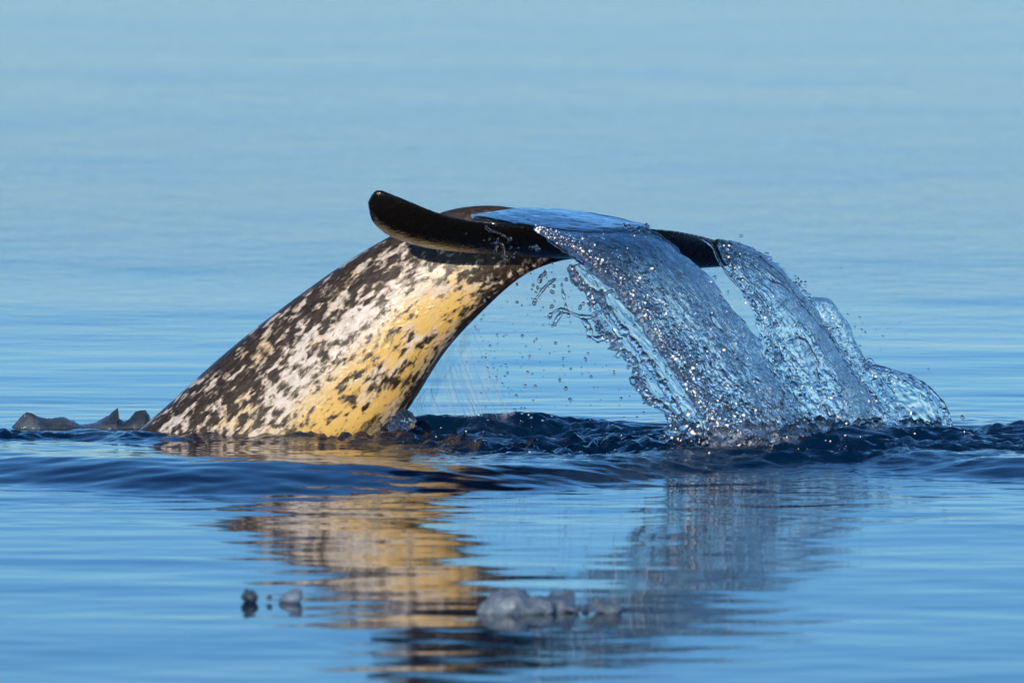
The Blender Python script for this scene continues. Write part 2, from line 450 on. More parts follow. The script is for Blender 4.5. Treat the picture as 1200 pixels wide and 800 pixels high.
# on the flukes: distance outside the stock ellipse
outs = np.sqrt((dvm / hl[idx]) ** 2 + (lat / Ww[idx]) ** 2)
flk = smooth(1.12, 1.7, outs) * smooth(root - .30, root - .14, along)
flk = np.maximum(flk, smooth(root + .06, root + .16, along))
msk = np.stack([np.clip(dvm / hl[idx], -1.1, 1.1), flk, root - along], 1).astype(np.float32)
dle = np.full(nv, 9.0)
for s0 in range(0, nv, 20000):
    dle[s0:s0 + 20000] = np.sqrt(((co[s0:s0 + 20000, None] - Lp[None, 9:-16]) ** 2).sum(-1)).min(1)
for nme, arr, typ in (('body_co', bco, 'FLOAT_VECTOR'), ('body_mask', msk, 'FLOAT_VECTOR')):
    at = body_me.attributes.new(nme, typ, 'POINT'); at.data.foreach_set('vector', arr.ravel())
at = body_me.attributes.new('lead_edge', 'FLOAT', 'POINT'); at.data.foreach_set('value', np.clip(1 - dle / .05, 0, 1).astype(np.float32))

# ------------------------------------------------------------------ falling water
def sheet(name, lo, hi, nu, nv_, thick, amp, wl, mat, bulge=.04, seed=0., rim=1.5, ragged=(.03, .03), grow_v=(.5, 1.0), holes=0., stretch=3., parent=None, wave=0., taper=.006, sag=0., calm=.0, hole_fade=.0):
    """closed sheet of water between two edge curves given as (px, py, depth)"""
    A = spline(np.array(lo, float), nv_); B = spline(np.array(hi, float), nv_)
    A = np.array([P(*r) for r in A]); B = np.array([P(*r) for r in B])
    Wd = np.linalg.norm(B - A, axis=1).mean()
    ln = np.concatenate([[0], np.cumsum(np.linalg.norm(np.diff((A + B) / 2, axis=0), axis=1))])
    u = np.linspace(0, 1, nu)[:, None]; v = (ln / ln[-1])[None]
    lv = ln[None] / stretch + 0 * u
    e0 = ragged[0] * fbm(np.zeros_like(lv[:1]) + seed, lv[:1] * stretch * 14, seed, 3) * smooth(0, .15, v)
    e1 = ragged[1] * fbm(np.zeros_like(lv[:1]) + seed + 9, lv[:1] * stretch * 12, seed, 3) * smooth(0, .15, v)
    uu = (u * (1 + e1 / Wd - e0 / Wd) + e0 / Wd)
    base = A[None] * (1 - uu[..., None]) + B[None] * uu[..., None]
    du = (B - A)[None]; dv_ = np.gradient((A + B) / 2, axis=0)[None]
    N = np.cross(du, dv_); N = N / (np.linalg.norm(N, axis=-1, keepdims=True) + 1e-9)
    N = np.where(N[..., 1:2] > 0, -N, N)
    base = base + np.array((0, -.01, -1.0)) * (sag * np.sin(np.pi * u) * (1 - smooth(0, .22, v)))[..., None]
    base = base + N * (bulge * np.sin(np.pi * np.clip(u, 0, 1)) * smooth(0, .25, v))[..., None]
    g = grow_v[0] + (grow_v[1] - grow_v[0]) * v
    g = g * (1 - calm * (1 - smooth(0, .12, v)))
    xx = uu * Wd
    if wave: base = base + N * (wave * g * noise(xx * 14, lv * 14, seed + 40))[..., None]
    f1 = amp * g * (fbm(xx / wl, lv / wl, seed, 3, .6) + .6 * fbm(xx / wl * .35, lv / wl * .35, seed + 3, 2))
    f2 = amp * g * (fbm(xx / wl, lv / wl, seed + 50, 3, .6) + .6 * fbm(xx / wl * .35, lv / wl * .35, seed + 53, 2))
    edge = np.minimum(u, 1 - u) * Wd
    rm = 1 + rim * np.exp(-(edge / .008) ** 2)
    t = thick * rm * np.sqrt(np.clip(edge / taper, 0, 1) * .99 + .01)
    env = np.clip(edge / .01, .1, 1)
    h1 = np.maximum(t / 2 + f1 * env, .0006); h2 = np.maximum(t / 2 + f2 * env, .0006)
    if wave or True:
        sh = amp * .8 * g * fbm(xx / wl * .6, lv / wl * .6, seed + 80, 2) * env
    F = base + N * (h1 + sh)[..., None]; Bk = base - N * (h2 - sh)[..., None]
    verts = np.concatenate([F.reshape(-1, 3), Bk.reshape(-1, 3)])
    n0 = nu * nv_
    keep = np.ones((nu - 1, nv_ - 1), bool)
    if holes:
        hn = noise((xx / .05)[:-1, :-1], (lv / .05)[:-1, :-1], seed + 20) + .35 * noise((xx / .018)[:-1, :-1], (lv / .018)[:-1, :-1], seed + 21)
        keep = hn < holes + hole_fade * (1 - v[:, :-1]) ** 1.5
    ff = grid_faces(nu, nv_)[keep.ravel()]
    fb = grid_faces(nu, nv_, n0)[keep.ravel()][:, ::-1]
    # walls along every border of the kept cells
    i, j = np.meshgrid(np.arange(nu - 1), np.arange(nv_ - 1), indexing='ij')
    vid = lambda a, b: a * nv_ + b
    walls = []
    kp = np.pad(keep, 1)
    for (di, dj, p, q) in ((-1, 0, (0, 1), (0, 0)), (1, 0, (1, 0), (1, 1)), (0, -1, (0, 0), (1, 0)), (0, 1, (1, 1), (0, 1))):
        edge_m = keep & ~kp[1 + di:nu + di, 1 + dj:nv_ + dj]
        ii, jj = i[edge_m], j[edge_m]
        a_, b_ = vid(ii + p[0], jj + p[1]), vid(ii + q[0], jj + q[1])
        walls.append(np.stack([a_, b_, b_ + n0, a_ + n0], 1)[:, ::-1])
    faces = np.concatenate([ff, fb] + walls)
    used = np.unique(faces); remap = np.full(len(verts), -1); remap[used] = np.arange(len(used))
    o = mesh_obj(name, verts[used], remap[faces], mat, parent)
    bmn = bmesh.new(); bmn.from_mesh(o.data); bmesh.ops.recalc_face_normals(bmn, faces=bmn.faces)
    if holes: bmesh.ops.smooth_vert(bmn, verts=[v for v in bmn.verts], factor=.3, use_axis_x=True, use_axis_y=True, use_axis_z=True)
    bmn.to_mesh(o.data); bmn.free()
    return o

def strand(name, pts, r0, mat, parent=None, seed=0, beads=True, n=None):
    """wobbly rope of water; pts (px, py, depth), r0 radius in pixels"""
    k = len(pts); n = n or max(14, int(sum(math.dist(pts[i][:2], pts[i + 1][:2]) for i in range(k - 1)) / 1.6))
    s = spline(np.array(pts, float), n)
    c = np.array([P(*r) for r in s]); t = np.gradient(c, axis=0); t /= np.linalg.norm(t, axis=1)[:, None]
    up = np.array((.1, -1, .2)); a_ = np.cross(t, up); a_ /= np.linalg.norm(a_, axis=1)[:, None]; b_ = np.cross(t, a_)
    q = np.arange(n)
    r = r0 / 500 * (1 + .75 * noise(q * .16, seed, 1.0) + .5 * noise(q * .45, seed, 3.0))
    r = np.maximum(r, .0008) * np.minimum(1, np.sqrt(np.minimum(q, n - 1 - q) / 2.5 + .02))
    if beads: r[int(n * .90):-1] *= 1.9
    m = 10; an = np.linspace(0, 2 * np.pi, m, endpoint=False)
    v = c[:, None] + r[:, None, None] * (a_[:, None] * np.cos(an)[None, :, None] + b_[:, None] * np.sin(an)[None, :, None])
    F = []
    for i in range(n - 1):
        for j in range(m):
            F.append((i * m + j, i * m + (j + 1) % m, (i + 1) * m + (j + 1) % m, (i + 1) * m + j))
    F.append(tuple(range(m))[::-1]); F.append(tuple((n - 1) * m + j for j in range(m)))
    return mesh_obj(name, v.reshape(-1, 3), F, mat, parent)

# water lying on the flukes
pool = sheet('water_layer',
    [(553, 255, -.69), (580, 259, -.70), (620, 267, -.68), (680, 274, -.63), (725, 273, -.56), (760, 270, -.50)],
    [(552, 254, -.64), (575, 250.5, -.55), (612, 246, -.42), (660, 247, -.32), (712, 255, -.32), (762, 267, -.42)],
    60, 140, .010, .0016, .03, M_POOL, bulge=.004, seed=2., rim=.2, ragged=(.002, .002), stretch=2.)
tag(pool, 'smooth blue layer of water lying on top of the dark flukes', 'water')

# main curtain from the middle of the trailing edge
curt = bpy.data.objects.new('water_curtain', None); col.objects.link(curt); curt.location = P(880, 520, -.75)
tag(curt, 'thick crinkled curtain of water pouring off the middle of the flukes', 'water')
def kid(o, par):
    o.parent = par; o.matrix_parent_inverse = par.matrix_basis.inverted(); return o
bpy.context.view_layer.update()
MAIN_L = [(624, 267, -.70), (655, 283, -.74), (690, 306, -.77), (728, 344, -.80), (760, 388, -.82), (792, 436, -.84), (825, 485, -.85), (852, 530, -.86)]
MAIN_R = [(755, 267, -.53), (785, 284, -.56), (825, 322, -.59), (862, 368, -.62), (895, 415, -.65), (925, 465, -.67), (945, 503, -.68), (958, 530, -.68)]
kid(sheet('main_sheet', MAIN_L, MAIN_R, 150, 300, .009, .0050, .013, M_WAT, bulge=.05, seed=11., rim=.2, holes=.42, hole_fade=.8, ragged=(.022, .016), grow_v=(.45, 1.25), stretch=3.0, wave=.010, sag=.012, calm=.8), curt)
def lerp_edge(t0, t1, dy=0.0):
    n = 9; a = spline(np.array(MAIN_L), n); b = spline(np.array(MAIN_R), n)
    q = np.linspace(t0, t1, n)[:, None]
    r = a * (1 - q) + b * q; r[:, 2] += dy
    return [tuple(x) for x in r]
kid(strand('edge_strand', [(632, 268, -.73), (668, 291, -.78), (700, 314, -.81), (736, 352, -.84), (768, 396, -.86), (800, 446, -.87), (830, 492, -.88), (850, 525, -.88)], 4.2, M_WAT, seed=3, beads=False), curt)
kid(strand('edge_strand', [(640, 278, -.74), (672, 300, -.78), (706, 326, -.80), (742, 366, -.83), (770, 408, -.85)], 3.0, M_WAT, seed=8, beads=False), curt)

# thin torn sheet left of the main curtain
film = bpy.data.objects.new('torn_water_sheet', None); col.objects.link(film); film.location = P(800, 520, -.8)
tag(film, 'thin clear sheet of water with a beaded ragged rim beside the main curtain', 'water')
bpy.context.view_layer.update()
FIL_L = [(668, 312, -.78), (686, 340, -.80), (694, 368, -.82), (702, 388, -.84), (722, 408, -.85), (740, 428, -.86), (748, 452, -.87), (760, 472, -.88), (780, 484, -.88), (790, 512, -.88), (800, 528, -.88)]
FIL_R = [(690, 306, -.75), (716, 332, -.77), (745, 368, -.79), (770, 404, -.80), (790, 436, -.81), (808, 464, -.82), (826, 490, -.82), (840, 512, -.82), (850, 530, -.82)]
kid(sheet('clear_sheet', FIL_L, FIL_R, 70, 180, .0035, .0011, .018, M_FILM, bulge=.025, seed=41., rim=1.5, ragged=(.004, .002), grow_v=(.7, 1.1), stretch=2.5, wave=.006), film)
for sd_, pts, r_ in [
    (1, [(669, 316, -.80), (680, 334, -.81), (700, 346, -.82), (712, 362, -.84), (728, 384, -.85), (748, 408, -.86), (772, 444, -.87), (796, 484, -.88), (812, 520, -.88)], 3.0),
    (2, [(668, 310, -.80), (674, 326, -.81), (688, 340, -.82), (704, 350, -.83)], 3.4),
    (3, [(703, 350, -.83), (712, 372, -.85), (720, 392, -.86), (728, 402, -.86)], 1.7),
    (4, [(704, 348, -.83), (716, 341, -.83), (724, 345, -.83), (722, 351, -.83)], 1.4),
    (5, [(708, 361, -.84), (697, 370, -.85), (682, 371, -.85), (668, 366, -.85), (655, 363, -.85), (646, 368, -.85), (644, 372, -.85)], 1.6),
    (6, [(660, 364, -.85), (654, 372, -.85), (650, 379, -.85)], 1.4),
    (7, [(664, 364, -.85), (662, 352, -.85), (659, 340, -.85), (658, 331, -.85)], 1.1),
    (8, [(652, 326, -.85), (641, 334, -.85), (632, 345, -.85), (626, 354, -.85)], 1.2),
    (9, [(682, 372, -.86), (690, 384, -.87), (692, 393, -.87), (700, 397, -.87), (706, 396, -.87), (714, 394, -.87), (720, 402, -.88), (723, 411, -.88)], 2.6),
    (10, [(722, 419, -.89), (728, 413, -.89), (737, 416, -.89), (744, 424, -.89), (745, 438, -.89), (750, 448, -.89), (757, 460, -.89), (762, 470, -.89), (776, 474, -.89), (783, 486, -.89), (788, 500, -.89), (786, 512, -.89)], 2.8),
    (11, [(746, 440, -.89), (744, 446, -.89), (749, 452, -.89), (756, 462, -.89), (762, 471, -.89)], 3.4),
    (12, [(640, 318, -.84), (634, 324, -.84), (632, 332, -.84)], 1.5),
    (13, [(610, 303, -.80), (604, 318, -.80)], .1)][:12]:
    kid(strand('strand', pts, r_ * 1.5, M_WAT, seed=sd_ * 3.1), film)

# far curtain off the tip of the other fluke
far = bpy.data.objects.new('water_curtain', None); col.objects.link(far); far.location = P(1010, 505, -.15)
tag(far, 'lighter curtain of water pouring off the drooping fluke tip, behind the thick one', 'water')
bpy.context.view_layer.update()
FAR_L = [(838, 281, -.17), (850, 303, -.17), (866, 334, -.18), (880, 360, -.18), (891, 390, -.17), (898, 416, -.16), (908, 448, -.16), (924, 480, -.16), (945, 512, -.16)]
FAR_R = [(862, 284, -.02), (895, 300, -.03), (928, 330, -.04), (958, 368, -.05), (985, 405, -.06), (1012, 442, -.07), (1035, 475, -.08), (1058, 506, -.08)]
kid(sheet('main_sheet', FAR_L, FAR_R, 110, 230, .008, .0042, .014, M_WAT, bulge=.04, seed=61., rim=.2, holes=.42, hole_fade=.6, ragged=(.03, .016), grow_v=(.5, 1.1), stretch=2.4, wave=.006), far)
kid(sheet('front_layer', [(870, 318, -.2), (905, 350, -.2), (935, 400, -.2), (955, 450, -.2), (975, 508, -.2)],
          [(890, 300, -.12), (935, 345, -.13), (975, 400, -.14), (1008, 450, -.15), (1045, 508, -.16)], 70, 200, .007, .0030, .010, M_WAT, bulge=.02, seed=71., ragged=(.02, .02), holes=.10, stretch=2.4, wave=.008), far)
kid(strand('edge_strand', [(818, 277, -.24), (834, 288, -.25), (842, 304, -.24), (852, 320, -.23), (866, 336, -.22)], 1.8, M_WAT, seed=4, beads=False), far)
kid(strand('edge_strand', [(872, 344, -.22), (890, 352, -.22), (902, 372, -.21), (908, 392, -.21), (906, 404, -.21), (912, 424, -.21)], 1.6, M_WAT, seed=6), far)

# bulb and lobe thrown out to the right
lobe1 = sheet('water_bulb', [(948, 350, -.05), (962, 372, -.05), (978, 398, -.05), (1000, 430, -.05), (1008, 442, -.05)],
      [(953, 349, .0), (972, 351, .0), (988, 372, .0), (1000, 398, .0), (1012, 440, .0)], 40, 90, .005, .0026, .012, M_WAT, bulge=.02, seed=81., rim=.2, ragged=(.006, .010), stretch=1.5)
tag(lobe1, 'small rounded bulge of clear water on the outer edge of the lighter curtain', 'water')
lobe2 = bpy.data.objects.new('splash_lobe', None); col.objects.link(lobe2); lobe2.location = P(1085, 505, -.1)
tag(lobe2, 'rounded clear splash lobe standing up beyond the foot of the lighter curtain', 'water')
bpy.context.view_layer.update()
kid(sheet('clear_sheet', [(1012, 428, -.12), (1030, 462, -.12), (1048, 484, -.12), (1062, 506, -.12)],
      [(1016, 424, -.08), (1054, 436, -.08), (1092, 458, -.08), (1116, 504, -.08)], 60, 70, .004, .0030, .016, M_FILM, bulge=.03, seed=91., ragged=(.004, .003), holes=.55, stretch=1.5, wave=.008), lobe2)
for sd_, pts, r_ in [(1, [(1012, 428, -.1), (1034, 432, -.1), (1054, 437, -.1), (1078, 447, -.1), (1096, 462, -.1), (1108, 478, -.1), (1116, 503, -.1)], 2.2),
                     (2, [(1010, 427, -.1), (1020, 421, -.1), (1028, 434, -.1), (1038, 450, -.1), (1052, 464, -.1)], 1.6)]:
    kid(strand('rim', pts, r_, M_WAT, seed=sd_, beads=False), lobe2)


# beads and broken threads riding on the falling water
_b = bmesh.new(); bmesh.ops.create_icosphere(_b, subdivisions=2, radius=1.0); _b.verts.index_update()
BV = np.array([v.co[:] for v in _b.verts]); BF = np.array([[v.index for v in f_.verts] for f_ in _b.faces]); _b.free()
def beads(name, lo, hi, n, par, seed, ufun, rpx=(.8, 2.6), bulge=.05, jit=.03, elong=(1., 4.), vpow=1.0, out=0.0):
    rg = np.random.RandomState(seed); A = spline(np.array(lo, float), 200); B = spline(np.array(hi, float), 200)
    V, F = [], []
    for k in range(n):
        v = rg.rand() ** vpow * .97 + .02; u = ufun(rg); i = int(v * 198)
        def at(i): 
            q = A[i] * (1 - u) + B[i] * u; return P(q[0], q[1], q[2])
        c = at(i); t = at(min(i + 2, 199)) - at(max(i - 2, 0)); t = t / (np.linalg.norm(t) + 1e-9)
        c = c + np.array((0, -bulge * math.sin(math.pi * min(max(u, 0), 1)) - jit * rg.rand(), 0)) + rg.normal(size=3) * out
        rr = (rpx[0] + (rpx[1] - rpx[0]) * rg.rand() ** 2.2) / 500; e = rg.uniform(*elong)
        t = t + rg.normal(size=3) * .25; t /= np.linalg.norm(t)
        a_ = np.cross(t, (.2, 1, .1)); a_ /= np.linalg.norm(a_); b_ = np.cross(t, a_)
        w = 1 + .25 * np.sin(BV @ rg.normal(size=3) * 2.5)[:, None]
        V.append(c + (BV[:, :1] * a_ + BV[:, 1:2] * b_ + BV[:, 2:] * t * e) * rr * w); F.append(BF + len(BV) * k)
    o = mesh_obj(name, np.concatenate(V), np.concatenate(F), M_BEAD); o['kind'] = 'stuff'
    return kid(o, par)
left_bias = lambda g: min(.98, abs(g.normal() * .22)) - .02
even = lambda g: g.rand()
beads('bead_cluster', MAIN_L, MAIN_R, 750, curt, 1, left_bias, (.8, 3.0))
beads('bead_cluster', MAIN_L, MAIN_R, 480, curt, 2, even, (.7, 2.2), vpow=.6)
beads('bead_cluster', MAIN_L, MAIN_R, 380, curt, 3, lambda g: g.uniform(-.35, 1.0), (.9, 3.4), vpow=.18, elong=(.8, 1.8), out=.02)
beads('bead_cluster', FAR_L, FAR_R, 240, far, 4, left_bias, (.7, 2.4), jit=.02)
beads('bead_cluster', FAR_L, FAR_R, 300, far, 5, even, (.7, 2.0), jit=.02, vpow=.7)
beads('bead_cluster', FAR_L, FAR_R, 200, far, 6, lambda g: 1.0 + abs(g.normal() * .07), (.6, 1.9), vpow=.6, elong=(.8, 1.8), out=.008)
beads('bead_cluster', FAR_L, FAR_R, 260, far, 7, lambda g: g.uniform(-.1, 1.1), (.8, 2.8), vpow=.15, elong=(.8, 1.8), out=.02)
beads('bead_cluster', FIL_L, FIL_R, 260, film, 8, lambda g: abs(g.normal() * .12) - .03, (.7, 2.6), bulge=.02, elong=(.8, 2.2))
beads('bead_cluster', FIL_L, FIL_R, 160, film, 9, even, (.6, 1.5), bulge=.02, elong=(1, 4))
def flow_strands(lo, hi, n, par, seed, bulge, rr):
    g = np.random.RandomState(seed); A = spline(np.array(lo, float), 100); B = spline(np.array(hi, float), 100)
    for k in range(n):
        u0, u1 = g.rand(), 0; u1 = u0 + g.normal() * .06; v0 = g.rand() * .6 + .04; v1 = min(.99, v0 + g.uniform(.12, .4))
        pts = []
        for q in np.linspace(0, 1, 7):
            i = int((v0 + (v1 - v0) * q) * 99); u = u0 + (u1 - u0) * q + g.normal() * .008
            p_ = A[i] * (1 - u) + B[i] * u; pts.append((p_[0], p_[1], p_[2] - bulge * math.sin(math.pi * min(max(u, 0), 1)) - .012))
        kid(strand('flow_strand', pts, g.uniform(*rr), M_BEAD, seed=float(k + seed * 10), beads=False), par)
flow_strands(MAIN_L, MAIN_R, 20, curt, 12, .05, (.7, 1.9))
flow_strands(FAR_L, FAR_R, 12, far, 13, .04, (.6, 1.5))

def froth_glints(name, pts, par, seed, rpx=(.45, 1.2)):  # white specks in place of sun sparkle along the flow, foam at its foot
    rg = np.random.RandomState(seed); V, F = [], []
    for k, c in enumerate(pts):
        rr = (rpx[0] * .7 + (rpx[1] * 1.25 - rpx[0] * .7) * rg.rand() ** 3) / 500
        V.append(np.asarray(c) + BV * rr * rg.uniform(.7, 1.5, size=(1, 3))); F.append(BF + len(BV) * k)
    o = mesh_obj(name, np.concatenate(V), np.concatenate(F), M_FROTH_GLINTS); o['kind'] = 'stuff'
    return kid(o, par) if par else o
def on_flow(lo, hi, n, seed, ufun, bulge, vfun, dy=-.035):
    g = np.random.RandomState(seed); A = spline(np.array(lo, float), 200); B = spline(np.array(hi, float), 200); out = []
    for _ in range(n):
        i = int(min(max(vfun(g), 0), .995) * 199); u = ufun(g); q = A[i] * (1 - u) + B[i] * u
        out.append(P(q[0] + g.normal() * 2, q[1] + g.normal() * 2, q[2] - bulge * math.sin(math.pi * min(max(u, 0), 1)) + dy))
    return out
froth_glints('froth_glints', on_flow(MAIN_L, MAIN_R, 430, 1, lambda g: abs(g.normal() * .10), .05, lambda g: g.rand() ** 1.2), curt, 1)
froth_glints('froth_glints', on_flow(MAIN_L, MAIN_R, 360, 2, lambda g: g.rand() ** 1.4, .05, lambda g: g.rand() ** .6), curt, 2)
froth_glints('froth_glints', on_flow(MAIN_L, MAIN_R, 330, 3, lambda g: g.uniform(-.3, 1), .05, lambda g: 1 - abs(g.normal() * .08)), curt, 3, (.5, 1.6))
froth_glints('froth_glints', on_flow(FAR_L, FAR_R, 280, 4, lambda g: g.rand(), .04, lambda g: g.rand() ** .7), far, 4, (.4, 1.0))
froth_glints('froth_glints', on_flow(FAR_L, FAR_R, 190, 5, lambda g: g.uniform(-.1, 1), .04, lambda g: 1 - abs(g.normal() * .08)), far, 5)
froth_glints('froth_glints', on_flow(FIL_L, FIL_R, 90, 6, lambda g: abs(g.normal() * .1), .02, lambda g: g.rand()), film, 6, (.4, 1.1))
beads('bead_cluster', [(728, 262, -.50), (735, 270, -.53), (742, 280, -.55)], [(758, 264, -.50), (762, 274, -.53), (768, 286, -.55)], 90, curt, 31, even, (1.0, 3.4), bulge=.01, elong=(.8, 1.8))

beads('bead_cluster', [(1012, 428, -.1), (1034, 432, -.1), (1054, 437, -.1), (1078, 447, -.1), (1096, 462, -.1), (1108, 478, -.1), (1116, 500, -.1)], [(1008, 440, -.1), (1028, 448, -.1), (1046, 455, -.1), (1066, 468, -.1), (1082, 480, -.1), (1092, 490, -.1), (1098, 504, -.1)], 110, lobe2, 33, lambda g: abs(g.normal() * .4) - .08, (.6, 2.2), bulge=0., elong=(.8, 2.2))
beads('bead_cluster', FAR_L, FAR_R, 90, far, 34, lambda g: 1.02 + abs(g.normal() * .10), (.7, 2.2), bulge=0., vpow=.8, elong=(.8, 2.0), out=.006)

# veil falling from the underside of the stock
veil = bpy.data.objects.new('water_veil', None); col.objects.link(veil); veil.location = P(560, 500, -.2)
tag(veil, 'faint misty veil of fine drops hanging between the tail stock and the sea', 'water')
bpy.context.view_layer.update()
kid(sheet('clear_sheet', [(555, 380, -.25), (530, 405, -.24), (508, 432, -.22), (488, 464, -.2), (470, 496, -.2)],
      [(556, 378, -.25), (564, 400, -.24), (574, 430, -.22), (590, 462, -.2), (612, 498, -.2)], 60, 90, .0016, .00022, .02, M_VEIL, bulge=.004, seed=101., ragged=(.0, .012), stretch=4., rim=0., taper=.09), veil)
beads('bead_cluster', [(556, 380, -.25), (566, 402, -.24), (577, 432, -.22), (593, 462, -.2), (615, 497, -.2)], [(558, 378, -.25), (572, 402, -.24), (586, 432, -.22), (604, 462, -.2), (626, 495, -.2)], 60, veil, 21, lambda g: g.normal() * .9, (.4, 1.2), bulge=0., jit=.01, elong=(.8, 2.5))

gv = np.random.RandomState(77)
for k in range(20):
    q = gv.rand(); top_ = np.array((555, 382)) * (1 - q) + np.array((486, 470)) * q; end = np.array((606 - 120 * q + gv.normal() * 5, 497))
    mid_ = top_ * .5 + end * .5 + np.array((gv.normal() * 2 - 5, -4)); st_ = gv.uniform(.0, .45); m0 = top_ * (1 - st_) + mid_ * st_
    kid(strand('thread', [(m0[0], m0[1], -.235), (mid_[0], mid_[1], -.23), (end[0], end[1], -.22)], gv.uniform(.14, .28), M_BEAD, seed=float(k), beads=False), veil)

# ------------------------------------------------------------------ splash crowns at the feet of the curtains and along the lip
def blob_ridge(name, path, rad, n, mat, seed, spread=6, hgt=8):
    """cluster of overlapping lumps welded into one splash crest"""
    R = random.Random(seed); s = spline(np.array(path, float), n)
    b = bmesh.new()
    for r in s:
        c = P(r[0] + R.uniform(-spread, spread), r[1] + R.uniform(-hgt, hgt), r[2] + R.uniform(-.03, .03))
        rr = rad / 500 * (.25 + 1.1 * R.random() ** 2)
        q = bmesh.ops.create_icosphere(b, subdivisions=2, radius=rr)['verts']
        st = Vector((R.uniform(.7, 1.5), R.uniform(.7, 1.3), R.uniform(.6, 1.6)))
        for v in q: v.co = Vector((v.co.x * st.x, v.co.y * st.y, v.co.z * st.z)) + Vector(c)
    m0 = bpy.data.meshes.new('t'); b.to_mesh(m0); b.free()
    t = bpy.data.objects.new('t', m0); col.objects.link(t)
    md = t.modifiers.new('r', 'REMESH'); md.mode = 'VOXEL'; md.voxel_size = .0026
    s2 = t.modifiers.new('s', 'SMOOTH'); s2.factor = .5; s2.iterations = 4
    me = bpy.data.meshes.new_from_object(t.evaluated_get(bpy.context.evaluated_depsgraph_get()))
    bpy.data.objects.remove(t); me.name = name
    k = len(me.vertices); cc = np.empty(k * 3, np.float32); me.vertices.foreach_get('co', cc); cc = cc.reshape(-1, 3)
    cc += (.0085 * np.stack([fbm(cc[:, 0] * 55, cc[:, 1] * 55, cc[:, 2] * 55 + i * 9, 3) for i in range(3)], 1)).astype(np.float32)
    me.vertices.foreach_set('co', cc.ravel())
    me.materials.clear(); me.materials.append(mat)
    me.polygons.foreach_set('use_smooth', [True] * len(me.polygons)); me.update()
    o = bpy.data.objects.new(name, me); col.objects.link(o); return o
tag(blob_ridge('splash_crest', [(352, 506, -.36), (380, 502, -.37), (420, 503, -.40), (460, 500, -.40), (482, 496, -.40)], 8, 46, M_WAT, 1, 4, 5),
    'bubbly crest of water running along the yellow foot of the tail stock', 'splash')
tag(blob_ridge('splash_crest', [(780, 515, -.88), (810, 520, -.9), (850, 518, -.9), (890, 516, -.86), (940, 512, -.75), (975, 506, -.6)], 9, 90, M_WAT, 2, 8, 14),
    'churning splash where the thick curtain hits the sea', 'splash')
tag(blob_ridge('splash_crest', [(930, 505, -.3), (970, 503, -.25), (1010, 502, -.2), (1060, 502, -.16), (1100, 500, -.14)], 6, 60, M_WAT, 3, 8, 6),
    'low splash where the lighter curtain hits the sea', 'splash')

# white specks standing in for sun glints on the broken water
g_ = np.random.RandomState(3); bx, by = g_.uniform(-.55, 1.3, 6000), g_.uniform(-1.15, .1, 6000)
bz, bc = sea_height(bx, by); pick = np.where(g_.rand(6000) < np.clip(bc - .25, 0, 1) ** 1.5 * .12)[0]
glint_o = froth_glints('glint_specks', [(bx[i], by[i], bz[i] + .0008) for i in pick], None, 9, (.3, 1.0))
tag(glint_o, 'tiny pale specks standing in for sun glints on the dark broken water', 'glint_specks', kind='stuff')

# ------------------------------------------------------------------ drops
R = random.Random(5)
drop_me = []
for k in range(4):
    b = bmesh.new(); bmesh.ops.create_icosphere(b, subdivisions=2, radius=1.0)
    for v in b.verts:
        v.co.z *= (1.0, 1.25, .85, 1.45)[k]; v.co.x *= (1, .9, 1.12, .85)[k]
        v.co += v.co.normalized() * .08 * math.sin(3 * v.co.x + k) 
    m = bpy.data.meshes.new('water_drop'); b.to_mesh(m); b.free()
    m.polygons.foreach_set('use_smooth', [True] * len(m.polygons)); m.materials.append(M_WAT); drop_me.append(m)
BIG = [(644, 371, 2.8), (650, 379, 2.6), (663, 361, 2.2), (680, 360, 2.4), (647, 359, 2.6), (626, 355, 2.6), (606, 354, 2), (630, 337, 1.8), (651, 402, 2), (663, 455, 2.2), (668, 468, 2.4),
       (686, 421, 2), (693, 441, 2), (656, 445, 1.8), (669, 432, 1.8), (736, 430, 2.2), (629, 397, 1.5), (700, 386, 2.2), (605, 463, 1.8), (595, 437, 1.6), (574, 405, 1.6), (626, 400, 1.3),
       (561, 344, 2), (568, 352, 1.6), (574, 322, 2.6), (606, 333, 1.6), (573, 348, 1.4), (944, 342, 2), (1010, 386, 1.5), (1014, 389, 1.3), (1008, 405, 1.4), (1128, 489, 2.4), (1088, 432, 1.2), (628, 452, 1.4), (611, 478, 1.6), (660, 420, 1.5), (667, 412, 1.4), (638, 322, 1.8)]
for i, (x_, y_, r_) in enumerate(BIG):
    o = bpy.data.objects.new('water_drop', drop_me[i % 4]); col.objects.link(o)
    o.location = P(x_, y_, -.15 if x_ > 900 else (-.5 if x_ < 600 else -.82)); s_ = r_ / 500
    o.scale = (s_, s_, s_); o.rotation_euler = (R.uniform(-.4, .4), R.uniform(-.4, .4), R.uniform(0, 6))
    if x_ > 900: tag(o, 'small drop of water flung out beyond the lighter curtain', 'water drop', 'drops beyond the lighter curtain')
    elif x_ < 600: tag(o, 'small drop of water falling just under the tail stock', 'water drop', 'drops under the tail stock')
    else: tag(o, 'round drop of water in the air between tail stock and thick curtain', 'water drop', 'drops between tail stock and curtain')
